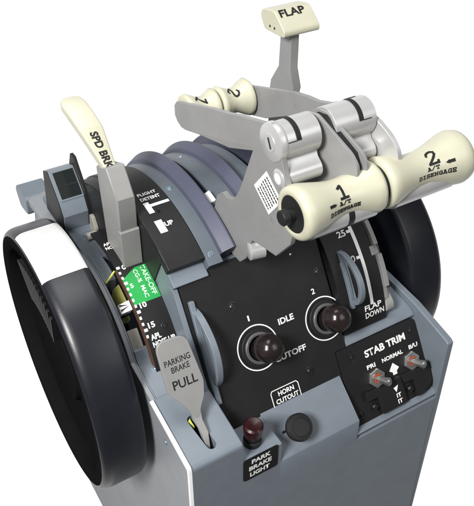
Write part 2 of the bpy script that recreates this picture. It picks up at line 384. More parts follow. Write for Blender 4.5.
# ---- start lever panel
mp = [(5.0, 3.5), (5.0, 18.3), (5.5, 18.95), (9.4, 19.1), (18.9, 19.1), (18.9, 7.62), (17.62, 7.6), (17.62, 3.5)]
main = B().prism(PAN, rounded(mp, [0, .2, .5, .1, .3, .02, .02, 0]), -.28, 0).build('start_lever_panel', 'black', ped, .05)
for u, v in ((9.16, 15.17), (18.19, 15.19), (14.62, 6.98)): screw(PAN, u, v, 0, .31, main)
for u in (10.38, 17.55):
    B().ring(PAN, circle(u, 10.95, 2.05, 64), circle(u, 10.95, 1.94, 64), .0, .02).build('white_ring', 'white', main)
text('1', PAN, 10.18, 13.45, .5, .16, 'white', main, .02)
text('2', PAN, 16.95, 13.45, .52, .36, 'white', main, .02)
text('IDLE', PAN, 12.92, 12.05, .56, 1.62, 'white', main, .03)
text('CUTOFF', PAN, 11.6, 8.98, .56, 3.3, 'white', main, .03)
text('HORN', PAN, 10.95, 6.08, .45, 1.66, 'white', main, .03)
text('CUTOUT', PAN, 10.55, 5.42, .45, 2.38, 'white', main, .03)
hb = B()
def fl(bu, fr, pts, t, w=.02):
    for a, b in zip(pts, pts[1:]):
        a, b = V(a), V(b); d = (b - a).normalized(); nn = V((-d.y, d.x)) * t / 2
        bu.face(bu.vs([fr(*(a - nn), w), fr(*(b + d * t * .3 - nn), w), fr(*(b + d * t * .3 + nn), w), fr(*(a + nn), w)]))
fl(hb, PAN, [(10.25, 5.3), (10.25, 6.55), (10.4, 6.75), (12.95, 6.75), (13.12, 6.55), (13.12, 5.3)], .085)
hb.build('frame_line', 'white', main)
B().prism(PAN, circle(15.93, 17.65, .09, 12), 0, .02).build('white_dot', 'white', main)
# ---- stab trim panel
sp = [(17.7, 0), (27.1, 0), (27.1, 7.5), (17.7, 7.5)]
stab = B().prism(PAN, rounded(sp, [.05, .7, .7, .1]), -.28, .012).build('stab_trim_panel', 'black', ped, .05)
for u, v in ((19.2, 6.4), (26.3, 6.35), (18.6, .88)): screw(PAN, u, v, 0.01, .23, stab)
text('STAB TRIM', PAN, 20.6, 5.78, .72, 4.9, 'white', stab, .035, .03)
text('PRI', PAN, 20.46, 4.64, .42, 1.0, 'white', stab, .035, .03)
text('NORMAL', PAN, 22.27, 4.62, .42, 2.55, 'white', stab, .035, .03)
text('B/U', PAN, 25.6, 4.66, .42, 1.1, 'white', stab, .035, .03)
ar = B()
ar.face(ar.vs([PAN(u, v, .03) for u, v in ((23.1, 3.3), (22.75, 3.55), (23.35, 4.2), (23.95, 3.55), (23.6, 3.3))]))
ar.face(ar.vs([PAN(u, v, .03) for u, v in ((23.1, 3.3), (23.6, 3.3), (23.6, 3.02), (23.1, 3.02))]))
ar.build('arrow_mark', 'white', stab)
fb = B()
for x in (20.05, 24.3):
    fl(fb, PAN, [(x, 2.2), (x, 3.95), (x + .3, 4.2), (x + 2.3, 4.2)], .07, .014)
fb.build('groove_line', 'dark', stab)
# black switch guards across the lower half
gb = B()
gL = [(19.23, 2.0), (19.23, 2.92), (21.3, 2.72), (23.48, 2.9), (23.6, .2), (20.6, .2), (20.5, .9), (20.5, 1.95)]
gR = [(23.68, 2.08), (23.54, 2.86), (26.1, 2.78), (27.0, 2.9), (27.08, 2.1), (26.98, 1.13), (26.67, .67), (25.6, .2), (24.85, .2), (24.9, 1.95)]
B().prism(PAN, gL, .02, .55).build('switch_guard', 'black', stab, .05)
B().prism(PAN, gR, .02, .55).build('switch_guard', 'black', stab, .05)
B().prism(PAN, [(27.0, 2.1), (27.0, 2.9), (27.9, 2.85), (28.05, 2.15)], .1, .5).build('guard_lug', 'black', stab, .04)
for u in (20.1, 24.45):
    B().lathe(PAN(u, 1.1, 0), PAN.z, [(0, .34), (.3, .34), (.42, .25), (.45, .001)], 20).build('guard_screw', 'screw', stab)
tx = B()
tx.face(tx.vs([PAN(u, v, .57) for u, v in ((22.35, 2.1), (22.95, 2.25), (22.6, 1.6))])); tx.build('arrow_mark', 'white', stab)
text('IT', PAN, 22.5, 1.05, .42, .55, 'white', stab, .035, .57)
text('IT', PAN, 22.5, .45, .42, .55, 'white', stab, .035, .57)

# ---- flap quadrant plate and gate on the right
flap = B().bandprof([(19.15, 13.3), (19.15, 14.4), (24.05, 14.4), (24.05, 13.3)], 11.4, 110, 50).build('flap_quadrant_plate', 'black', ped, .04)
B().bandprof([(19.2, 14.405), (21.1, 14.405), (21.1, 14.42), (19.2, 14.42)], 36, 62, 10).build('slot_cover', 'dark', flap)
wl_ = B(); apatch(wl_, 22.36, 22.72, 14.43, 19.6, 62, 24)
for a in (38.4, 48.6, 58): apatch(wl_, 22.0, 22.4, 14.43, a - .55, a + .55, 2)
wl_.build('scale_line', 'white', flap)
text('30', ARC(20.95, 14.4, 37.4), 0, 0, .62, .92, 'white', flap, .02, .03)
text('25', ARC(20.95, 14.4, 47.4), 0, 0, .62, .92, 'white', flap, .02, .03)
text('FLAP', ARC(21.65, 14.4, 17.6), 0, 0, .58, 1.95, 'white', flap, .02)
text('DOWN', ARC(21.65, 14.4, 14.6), 0, 0, .58, 2.2, 'white', flap, .02)
B().bandprof([(24.05, 9), (24.05, 14.0), (25.3, 13.4), (25.3, 9)], 14, 110, 40).build('gate_wall', 'black', ped)
gate = B()
for a0, a1, r, x0, x1 in ((40.6, 50, 14.75, 24.08, 24.55), (37.0, 40.6, 14.45, 23.7, 24.55), (24.5, 37.0, 14.75, 24.08, 24.6), (19, 24.5, 14.3, 23.9, 24.6)):
    gate.band(x0, x1, 12.5, r, a0, a1 - .05, 8)
gate.build('flap_gate', 'lever2', ped, .05)
fx = B().prism(YZ, rounded([(6.1, 2.6), (5.3, 1.9), (5.2, 1.1), (6.0, .95), (8.6, 1.3), (8.6, 3.6), (7.2, 3.2)], .5), 24.1, 25.1).build('gate_foot', 'lever2', ped, .15, 3)
B().box(F((25.6, 8.2, 1.35), (1, 0, 0), (0, 1, .19)), 0, 1.5, 0, .5, -.2, .12).build('seam', 'dark', ped)

# ---- guard handles on the panel edges
def guard(x, s0, s1, h):
    mid = (s0 + s1) / 2
    out = [(s0, 0)] + [(s0 + (s1 - s0) * t, h * (sin(pi * t) ** .6)) for t in [i / 16 for i in range(1, 16)]] + [(s1, 0)]
    inn = [(s0 + .7 + (s1 - s0 - 1.5) * t, .35 + (h - .75) * (max(0, sin(pi * t)) ** .6)) for t in [i / 16 for i in range(17)]]
    fr = lambda u, v, w: PAN(x + w, u, v)
    b = B(); b.ring(fr, out, inn, -.3, .3)
    return b.build('guard_handle', 'blue', ped, .06)
guard(5.75, 9.2, 16.3, 2.1)
B().prism(PAN, rounded([(5.1, 7.8), (5.62, 7.8), (5.85, 17.0), (5.35, 17.0)], .15), -.1, .4).build('guard_base', 'blue', ped, .1)
def guard_arc(x, a0, a1, h):
    L = R(a1 - a0) * 14.4
    A = ARC(x, 14.4, a0)
    out = [(0, 0)] + [(L * t, h * (sin(pi * t ** .8) ** .6)) for t in [i / 16 for i in range(1, 16)]] + [(L, 0)]
    inn = [(.6 + (L - 1.3) * t, .3 + (h - .7) * (max(0, sin(pi * t ** .8)) ** .6)) for t in [i / 16 for i in range(17)]]
    b = B(); b.ring(lambda u, v, w: A(w, u, v), out, inn, -.27, .27)
    return b.build('guard_handle', 'blue', ped, .06)
guard_arc(20.5, 22.3, 43.3, 2.0)
B().band(20.1, 20.45, 14.3, 14.75, 21.5, 39, 10).build('guard_base', 'blue', ped, .06)

# ---- park brake light label on the front face
lab = B().prism(FR, rounded([(4.95, -5.0), (8.4, -5.0), (8.4, -2.15), (4.95, -2.15)], .35), .004, .05).build('label_plate', 'label', ped)
for i, (t, w, u) in enumerate((('PARK', 1.9, 5.75), ('BRAKE', 2.25, 5.5), ('LIGHT', 1.95, 5.6))):
    text(t, FR, u, -3.03 - .82 * i, .56, w, 'white', lab, .04, .06)

# ================================================================== PARKING BRAKE LIGHT and HORN BUTTON
lamp = thing('indicator_lamp', 'dark red capped lamp above the PARK BRAKE LIGHT label', 'lamp', (6.65, 1.35, -2.3))
ax = V((0, -.08, 1))
B().lathe((6.65, 1.35, -2.3), ax, [(0, .74), (.1, .78), (.6, .78), (.68, .64), (1.1, .64), (1.14, .76), (1.35, .76)], 32).build('lamp_base', 'rubber', lamp)
B().lathe(V((6.65, 1.35, -2.3)) + ax.normalized() * 1.35, ax, [(0, .78), (.7, .86), (1.05, .84), (1.2, .68), (1.16, .45), (1.10, .001)], 32).build('lens_cap', 'red', lamp)
horn = thing('push_button', 'black round horn cutout push button on the sloped block', 'button', (11.45, 1.35, -3.8))
hf = F((11.3, 1.6, -3.58), (1, 0, 0), (0, .76, .65))
B().lathe(hf(-.2, 0, 0), hf.z, [(-.3, .8), (.12, .8), (.18, .72), (.18, .5), (.5, .5)], 32).build('collar', 'steel', horn)
B().lathe(hf(-.2, 0, .3), hf.z, [(0, .62), (.55, .66), (.6, 1.1), (.7, 1.2), (1.15, 1.22), (1.3, 1.1), (1.36, .8), (1.3, .76), (1.3, .001)], 40).build('button_cap', 'rubber', horn)
B().lathe(hf(-1.35, .05, 0), hf(1, 0, 0) - hf(0, 0, 0), [(0, .12), (.5, .12)], 12).build('lock_pin', 'rubber', horn)

# ================================================================== START LEVERS
def start_lever(u, label):
    t = thing('start_lever', label, 'lever', tuple(PAN(u, 10.95, 0)), 'start levers')
    b = B(); b.ring(PAN, circle(u, 10.95, 1.72, 40), circle(u, 10.95, 1.2, 40), .0, .3); b.build('socket', 'black', t, .1)
    b = B(); b.ring(PAN, circle(u, 10.95, 1.42, 40), circle(u, 10.95, 1.12, 40), .1, .5); b.build('socket_lip', 'socket', t, .08)
    B().prism(PAN, circle(u, 10.95, 1.05, 32), .012, .06).build('socket_floor', 'dark', t)
    B().lathe(PAN(u, 10.95, 0), PAN(.12, .08, 1) - PAN(0, 0, 0), [(0, .55), (.9, .6), (1.4, .7)], 24).build('shank', 'rubber', t)
    d = (PAN(.14, .05, 1) - PAN(0, 0, 0)).normalized()
    prof = [(.5, .8), (.7, 1.1), (1.2, 1.24), (1.7, 1.28), (2.1, 1.22), (2.5, 1.04), (2.75, .76), (2.88, .38), (2.92, .001)]
    B().lathe(PAN(u, 10.95, 0), d, prof, 60, mod=lambda t_, a: 1 - .035 * (max(0, cos(6 * a)) ** 6)).build('knob', 'knob', t, sharp=60)
    return t
start_lever(10.38, 'dark brown rounded start lever knob inside the white ring marked 1')
start_lever(17.55, 'dark brown rounded start lever knob inside the white ring marked 2')

# ================================================================== TOGGLE SWITCHES
def toggle(u, label):
    t = thing('toggle_switch', label, 'switch', tuple(PAN(u, 3.62, 0)), 'stab trim switches')
    hexo = [(u + .95 * cos(R(60 * i + 12)), 3.62 + .95 * sin(R(60 * i + 12))) for i in range(6)]
    B().ring(PAN, hexo, [(u + .5 * cos(R(60 * i + 12)), 3.62 + .5 * sin(R(60 * i + 12))) for i in range(6)], .02, .38).build('hex_nut', 'chrome', t, .06)
    B().lathe(PAN(u, 3.62, 0), PAN.z, [(.02, .5), (.2, .48), (.24, .25)], 24).build('seal', 'orange', t)
    d = PAN(.32, -.28, 1) - PAN(0, 0, 0)
    B().lathe(PAN(u, 3.62, .05), d, [(0, .3), (.3, .3), (1.0, .36), (1.3, .40), (1.5, .38), (1.62, .26), (1.67, .001)], 24).build('bat_lever', 'steel', t)
    return t
toggle(21.1, 'steel bat toggle switch below the word PRI')
toggle(25.4, 'steel bat toggle switch below the letters B/U')

# ================================================================== PARKING BRAKE LEVER
pb = thing('parking_brake_lever', 'flat grey paddle lever lettered PARKING BRAKE PULL rising from its slot', 'lever', (2.6, 1.9, .5))
HF = F((2.8, 2.6, .2), (1, 0, 0), (0, .43, .9))
ho = [(-2.1, 8.0), (-1.95, 8.45), (-1.5, 8.68), (-.2, 8.62), (.3, 8.5), (.62, 8.1), (.72, 7.4), (1.1, 4.3), (.78, 3.0), (.2, 2.1), (.02, 1.4),
      (-.5, 1.4), (-.62, 2.0), (-.95, 2.75), (-2.0, 4.2), (-2.1, 4.7)]
B().prism(HF, rounded(ho, .35, 4), -.16, .16).build('paddle', 'lever2', pb, .07, 3)
hp = text('PARKING', HF, -1.78, 6.55, .52, 2.25, 'ink', pb, .007, .175)
text('BRAKE', HF, -1.35, 5.88, .5, 1.6, 'ink', pb, .007, .175)
text('PULL', HF, -1.55, 4.45, .78, 2.15, 'ink', pb, .012, .175)
stem = [[HF(-.62, 2.1, -.14), HF(.2, 2.1, -.14), HF(.2, 2.1, .14), HF(-.62, 2.1, .14)],
        [HF(-.56, 1.2, -.5), HF(.12, 1.2, -.4), HF(.1, 1.2, .16), HF(-.52, 1.2, .16)],
        [V((2.3, 2.75, .9)), V((2.92, 2.8, .9)), V((2.9, 2.0, .8)), V((2.36, 1.95, .8))],
        [V((2.35, 2.0, -.1)), V((2.72, 2.05, -.1)), V((2.68, 1.35, -.15)), V((2.32, 1.3, -.15))],
        [V((2.35, 1.9, -1.1)), V((2.72, 1.95, -1.1)), V((2.68, 1.25, -1.1)), V((2.32, 1.2, -1.1))]]
B().grid(stem, closed_v=True, caps=True).build('stem', 'lever2', pb, .05)

# ================================================================== TRIM POINTER
tp = thing('trim_pointer', 'small white triangular pointer with black line beside the green take-off scale', 'pointer', tuple(arc(1.3, 10, 54)))
B().bandprof([(.75, 9.3), (.75, 10.25), (1.7, 10.65), (1.72, 9.6)], 52.6, 57.4, 4).build('pointer_body', 'stripe', tp, .03)
pm = B()
pm.face(pm.vs([arc(.8, 10.32, 57.2), arc(1.62, 10.68, 55.2), arc(.8, 10.32, 56.2)]))
pm.face(pm.vs([arc(.8, 10.32, 54.6), arc(1.62, 10.68, 55.0), arc(.8, 10.32, 53.6)]))
pm.build('pointer_marks', 'ink', tp)

# ================================================================== SPEED BRAKE LEVER
sb = thing('speed_brake_lever', 'grey lever with tall cream paddle knob lettered SPD BRK', 'lever', (3.4, 17.5, 8.6))
st = [(16.3, 8.2), (16.2, 11.6), (15.9, 12.2), (15.9, 15.2), (16.9, 16.6), (17.6, 17.5), (19.9, 16.6), (19.5, 8.2)]
B().prism(YZ, st, 2.55, 4.22).build('stem', 'lever2', sb, .14, 3)
B().prism(YZ, [(15.8, 8.0), (15.75, 12.0), (16.2, 12.1), (16.3, 8)], 2.5, 4.27).build('stem_plate', 'lever2', sb, .06)
KF = F((3.15, 18, 17.15), (1, 0, 0), (0, .8, .6))
kp = [(-.5, .46, -.46, -.4, .28), (.2, .52, -.55, -.27, .40), (2, .60, -.98, .02, .42), (3.45, .64, -1.34, .26, .42), (3.7, .62, -1.39, .27, .42), (5.2, .44, -1.62, .08, .42), (6.3, .28, -1.78, -.08, .38), (6.85, .06, -1.66, -.17, .3), (7.1, -.3, -1.35, -.2, .2)]
rows = []
for v, ur, ul, h, th in kp:
    sec = rounded([(ul, h - th), (ur, h - th), (ur, h + th), (ul, h + th)], .14, 3)
    rows.append([KF(u, v, w) for u, w in sec])
B().grid(rows, closed_v=True, caps=True).build('knob', 'cream', sb, sharp=50)
def kt(u, v, w=0.):                         # u runs down the paddle from its crease, v across it
    q = 3.3 - u
    for (va, ra, la, ha, ta), (vb, rb_, lb_, hb_, tb) in zip(kp, kp[1:]):
        if va <= q <= vb:
            k = (q - va) / (vb - va); return KF((ra + la) / 2 + (rb_ + lb_ - ra - la) / 2 * k + v, q, ha + ta + (hb_ + tb - ha - ta) * k + w)
    return KF(v, q, w)
text('SPD BRK', kt, .1, -.38, .72, 3.3, 'ink', sb, .04, .02)

# ================================================================== FLAP LEVER
fl_ = thing('flap_lever', 'grey bent lever with cream block knob lettered FLAP', 'lever', (21.5, 18.5, 12.5))
fo = [(18.6, 12), (18.3, 17.6), (17.75, 19.8), (18.4, 21.5), (18.4, 25.0), (20.0, 25.0), (20.2, 21.2), (21.4, 19.4), (21.7, 17.6), (21.6, 12)]
B().prism(YZ, fo, 21.05, 22.0).build('stem', 'lever', fl_, .15, 3)
FK = F((0, 20, 25), (0, 1, 0), (0, 0, 1))
ko = rounded([(17.9, 24.65), (17.9, 25.2), (19.6, 26.6), (21.4, 26.3), (21.7, 25.7), (21.0, 24.6)], [.3, .35, .5, .8, .5, .3], 5)
B().prism(YZ, ko, 20.0, 23.75).build('knob', 'cream', fl_, .1, 3)
FT = F((20.1, 18.35, 25.57), (1, 0, 0), (0, 1.7, 1.4))
text('FLAP', FT, .25, .8, .74, 2.6, 'ink', fl_, .03, .02)
for y in (19.4, 20.1):
    B().lathe((20.03, y, 25.1), (-1, 0, 0), [(0, .12), (.04, .12)], 12).build('pin', 'ink', fl_)

# ================================================================== THRUST LEVERS
GY, GZ = 2.3, 19.15
gprof = [(1.0, .6), (.95, 1.3), (.3, 1.36), (.05, 1.4), (0, 1.5), (.05, 1.8), (.2, 1.98), (.45, 2.06), (.9, 2.03), (1.8, 1.82), (2.7, 1.6), (3.5, 1.46), (4.2, 1.43), (4.9, 1.5), (5.6, 1.68), (6.3, 1.9), (6.75, 2.02), (7.0, 1.98), (7.12, 1.82), (7.15, 1.2)]
def grip_surf(x0, prof, ang0, flip=False, c=(GY, GZ)):
    """frame on a grip: u along x from x0, v round the grip upwards from angle ang0 (0 = towards the pilot)"""
    def rad(u):
        for (a, ra), (b_, rb) in zip(prof, prof[1:]):
            if a <= u <= b_ and u > .3: return ra + (rb - ra) * (u - a) / max(1e-6, b_ - a)
        return prof[-1][1]
    def fr(u, v, w=0.):
        r = rad(u); a = R(ang0) + v / 1.6
        return V((x0 + u, c[0] - (r + w) * cos(a), c[1] + (r + w) * sin(a)))
    return fr
def plate_outline(dx=0):
    # side plate of a thrust lever, in (y, z): pivot boss, neck, drum foot, hook
    return [(5.4, 24.8), (6.3, 24.5), (6.85, 23.8), (9.58, 17.3), (10.1, 16.4), (10.7, 15.6), (11.6, 15.3), (12.3, 15.45), (13.3, 14.6), (13.9, 12.8),
            (13.4, 11.2), (11.6, 10.0), (9.6, 9.9), (8.6, 11.0), (8.2, 12.4), (7.75, 13.35), (6.2, 13.7), (4.4, 14.0), (2.65, 16.2), (2.2, 18.2), (3.0, 20.2), (3.7, 21.5), (4.1, 22.6), (4.2, 24.0)]
def thrust_lever(num, label):
    dx = 0 if num == 1 else 4.2
    t = thing('thrust_lever', label, 'lever', (12 + dx, 10, 12), 'thrust levers')
    x0 = 10.5 + dx
    web = [(6.7, 24.1), (5.9, 24.66), (5.1, 24.72), (2.45, 22.35), (1.95, 21.5), (1.9, 19.2), (3.2, 17.3), (5.2, 15.6), (8.0, 17), (7.2, 22.5)]
    web = rounded(web, .3, 3); wf = []
    for (ya, za), (yb, zb) in zip(web, web[1:] + web[:1]):
        k = max(1, int(abs(yb - ya) / .6)); wf += [(ya + (yb - ya) * j / k, za + (zb - za) * j / k) for j in range(k)]
    def wfr(xw, g=.48): return lambda u, v, w: V((xw + max(0, 5.6 - u) * g + w, u, v))
    if num == 1:
        B().prism(YZ, plate_outline(), x0, x0 + .45).build('side_plate', 'lever', t, .06)
        B().prism(wfr(x0 + 3.25), wf, 0, .24).build('web_plate', 'lever', t, .04, sharp=40)
        sp = [(6.5, 23.9), (5.6, 24.5), (5.0, 24.45), (2.65, 22.2), (2.3, 21.2), (4, 17.5), (6.5, 17.5)]
        B().prism(lambda u, v, w: V((x0 + 3.5 + max(0, 5.6 - u) * .48 + w, u, v)), sp, 0, .6).build('lever_gap_shade', 'rubber', t)  # black plate added to give the gap between the levers its shade
    else:
        B().prism(wfr(x0 - .12), wf, 0, .24).build('web_plate', 'lever', t, .04, sharp=40)
        sd = rounded([(6.4, 23.2), (5.2, 23.6), (4.3, 23.5), (2.9, 22.5), (2.1, 21.4), (1.9, 19.2), (3.2, 17.3), (5.2, 15.6), (8.0, 17)], .5, 4)
        B().prism(wfr(x0 + 3.6, .3), sd, 0, .4).build('side_plate', 'silver', t, .06, sharp=40)
    # pivot barrel and spring boss
    c1 = [(5.4 + 1.44 * cos(R(a)), 23.3 + 1.44 * sin(R(a))) for a in range(-35, 236, 8)]
    c2 = [(4.35 + .76 * cos(R(a)), 20.95 + .76 * sin(R(a))) for a in range(130, 331, 10)]
    b = B().prism(YZ, c1 + [(4.3, 21.86)] + c2, x0 + .3, x0 + (3.27 if num == 1 else 3.95)).build('cast_body', 'silver', t, .04, sharp=30)
    if num == 1: B().lathe((x0 - .12, 5.4, 23.3), (1, 0, 0), [(0, 1.3), (.06, 1.42), (.3, 1.48), (.5, 1.48), (.6, 1.44)], 56).build('pivot_disc', 'silver', t)
    if num == 1:
        B().lathe((x0 - .16, 5.4, 23.3), (1, 0, 0), [(0, .62), (.05, .66), (.08, .66)], 36).build('pivot_cap', 'silver', b)
        B().box(F((x0 - .205, 5.4, 23.3), (0, .45, .9), (0, -.9, .45), (1, 0, 0)), -.42, .42, -.06, .06, -.012, .02).build('cap_slot', 'ink', b)
    # dark stepped cut across the top of the barrel
    cutp = [(.85, 40, 125), (1.05, 40, 125)]
    cb = B(); mx = (lambda q: q) if num == 1 else (lambda q: 3.9 - q)
    cb.grid([[V((x0 + mx(xx), 5.4 - 1.475 * cos(R(a)), 23.3 + 1.475 * sin(R(a)))) for xx in (1.15, 1.55)] for a in range(18, 130, 6)])
    cb.grid([[V((x0 + mx(xx), 5.4 - 1.475 * cos(R(a)), 23.3 + 1.475 * sin(R(a)))) for xx in (.45, 1.15)] for a in (17.5, 20)])
    cb.grid([[V((x0 + mx(xx), 5.4 - 1.475 * cos(R(a)), 23.3 + 1.475 * sin(R(a)))) for xx in (.45, 1.15)] for a in (108, 116, 124)])
    cb.build('barrel_cut', 'ink', b)
    if num == 1: B().lathe((x0 - .14, 4.35, 20.95), (1, 0, 0), [(0, .5), (.08, .66), (.16, .74), (.3, .76), (.46, .76)], 36).build('boss_ring', 'silver', t)
    if num == 1: B().lathe((x0 - .2, 4.35, 20.95), (1, 0, 0), [(0, .2), (.06, .42), (.1, .48)], 28).build('boss_cap', 'stripe', t)
    # roller at the foot of the plate
    if num == 1:
        B().lathe((x0 - .05, 8.2, 12.0), (.98, -.2, .0), [(0, .72), (.05, .8), (1.25, .8), (1.32, .72)], 28).build('roller', 'silver', t)
        PF = F((x0 - .02, 5.9, 20.76), (0, -.81, -.585), (0, .62, -.785), (-1, 0, 0))
        ps = B().prism(PF, [(0, 0), (2.55, 0), (2.55, 2.6), (0, 2.6)], 0, .02).build('data_sticker', 'stripe', t)
        rl = B(); random.seed(8)
        for i in range(6):
            u = .25 + random.random() * .3; v = .35 + i * .38
            while u < 2.2:
                w = random.choice((.10, .16, .24)); fl(rl, PF, [(u, v), (u + w, v)], .15, .025); u += w + .09
        rl.build('fine_print', 'ink', ps)
    # grip
    gx0 = 10.25 if num == 1 else 17.78
    prof = gprof if num == 1 else [(7.9 - a, r) for a, r in gprof][::-1]
    if num == 2: prof = [(0, 1.2), (.03, 1.78), (.14, 1.95), (.4, 2.02), (1.0, 1.9), (2.0, 1.64), (3.1, 1.44), (4.1, 1.42), (5.1, 1.58), (6.1, 1.86), (7.0, 2.1), (7.5, 2.16), (7.95, 2.06), (8.2, 1.75), (8.3, 1.0), (8.32, .01)]
    gp = list(prof)
    g_ = B().lathe((gx0, GY, GZ), (1, 0, 0), gp, 72).build('grip', 'cream', t, sharp=75)
    lb = B()
    fr = grip_surf(gx0, prof, 0)
    if num == 1:
        strokes(lb, fr, '1', 3.2, .98, 1.05, .8, .21)
        strokes(lb, fr, 'A/T', 3.05, .52, .23, 1.0, .08)
        strokes(lb, fr, '>', 2.15, .52, .4, .55, .2)
        strokes(lb, fr, 'DISENGAGE', 2.1, .0, .26, 2.75, .075)
    else:
        strokes(lb, fr, '2', 4.02, 1.12, 1.05, .9, .2)
        strokes(lb, fr, 'A/T', 3.78, .66, .24, 1.05, .08)
        strokes(lb, fr, '<', 5.45, .66, .5, .6, .22)
        strokes(lb, fr, 'DISENGAGE', 2.85, .12, .27, 3.3, .075)
    lb.build('lettering', 'ink', g_)
    if num == 1:
        B().lathe((gx0 - .0, GY, GZ), (1, 0, 0), [(.06, 1.385), (.3, 1.345), (.93, 1.27), (.96, .6)], 40).build('grip_socket', 'rubber', g_)
        B().lathe((gx0 + .9, GY, GZ), (-1, 0, 0), [(0, .75), (.7, .7), (.75, .5), (1.25, .5), (1.3, .58), (1.75, .58), (1.82, .5), (1.84, .001)], 28).build('disengage_button', 'rubber', g_)
    if num == 1: B().lathe((17.2, GY, GZ), (1, 0, 0), [(0, 1.55), (.66, 1.55)], 40).build('grip_gap_shade', 'rubber', t)  # dark ring stands in for the shadow between the two grips
    # pale yoke under the grip
    B().lathe((gx0 + .7, GY - .35, GZ - 1.05), (1, 0, 0), [(0, .8), (.3, 1.14), (6.0, 1.14), (6.3, .8)], 48).build('yoke', 'silver', t)
    if num == 1: B().lathe((gx0 + 4.0, GY - .35, GZ - 1.05), (1, 0, 0), [(0, 1.14), (0, 1.17), (.5, 1.17), (.5, 1.14)], 48).build('yoke_band', 'rubber', t)
    # reverse thrust lever hinged on the pivot
    ox = 10.5 if num == 1 else 17.4
    arm = [(6.6, 23.9), (9.0, 23.5), (10.0, 23.35), (13.8, 22.35), (20.1, 20.35), (20.5, 19.85), (20.5, 18.95), (20.1, 18.5), (19.4, 18.22), (18.6, 18.3), (16.1, 19.0), (11.2, 20.1), (8.0, 21.2), (5.4, 22.2), (4.6, 23.0), (5.2, 24.6)]
    if num == 2: arm = [(6.8, 24.0), (8.4, 23.2), (9.8, 22.85), (10.9, 22.8), (12.7, 22.45), (20.1, 20.2), (20.6, 19.3), (20.2, 18.1), (19, 17.7), (16.6, 18.4), (11.8, 20.8), (8.0, 21.8), (5.4, 22.6), (5.2, 24.2)]
    bend = (lambda y: .9 * max(0, (11.0 - y)) / 5) if num == 1 else (lambda y: .12 * max(0, 11.0 - y))
    b = B()
    th = .4
    pts = []
    for (ya, za), (yb, zb) in zip(arm, arm[1:] + arm[:1]):
        k = max(1, int(abs(yb - ya) / 1.2))
        for j in range(k): pts.append((ya + (yb - ya) * j / k, za + (zb - za) * j / k))
    fa = lambda u, v, w: V((ox + bend(u) + w, u, v))
    b.prism(fa, pts, 0, th)
    ra = b.build('reverse_lever_arm', 'lever', t, .05)
    rx0, rx1 = (10.92, 13.95) if num == 1 else (14.1, 17.3)
    sp_ = [(0, 1.35), (.06, 1.55), (.3, 1.62), (.75, 1.42), (1.45, 1.08), (1.95, 1.12), (2.5, 1.42), (2.8, 1.55), (2.98, 1.42), (3.03, .01)] if num == 1 else [(0, 1.2), (.05, 1.5), (.25, 1.58), (.6, 1.4), (1.3, 1.1), (1.9, 1.16), (2.7, 1.58), (3.0, 1.7), (3.15, 1.58), (3.2, .01)]
    RC = (19.35, 19.45)
    rg_ = B().lathe((rx0, RC[0], RC[1]), (1, 0, 0), sp_, 56).build('reverse_grip', 'cream', t, sharp=75)
    def rfr(u, v, w=0.):                     # the digits lie on their side
        cu_, cv_ = .57, .47; du, dv = u - cu_, v - cv_; u, v = cu_ + du * .8 + dv * .6, cv_ - du * .6 + dv * .8
        xx = .95 + v; r = 1.2
        for (a, qa), (b_, qb) in zip(sp_, sp_[1:]):
            if a <= xx <= b_: r = qa + (qb - qa) * (xx - a) / max(1e-6, b_ - a)
        a = R(94) - u / 1.1
        return V((rx0 + xx, RC[0] - (r + w) * cos(a), RC[1] + (r + w) * sin(a)))
    b = B(); strokes(b, rfr, str(num), .2, 0, .95, .75, .17); b.build('lettering', 'ink', rg_)
    return t
thrust_lever(1, 'thrust lever with cream spool grip numbered 1, its grey side plate bearing a sticker')
thrust_lever(2, 'thrust lever with cream spool grip numbered 2, on the right of the pair')

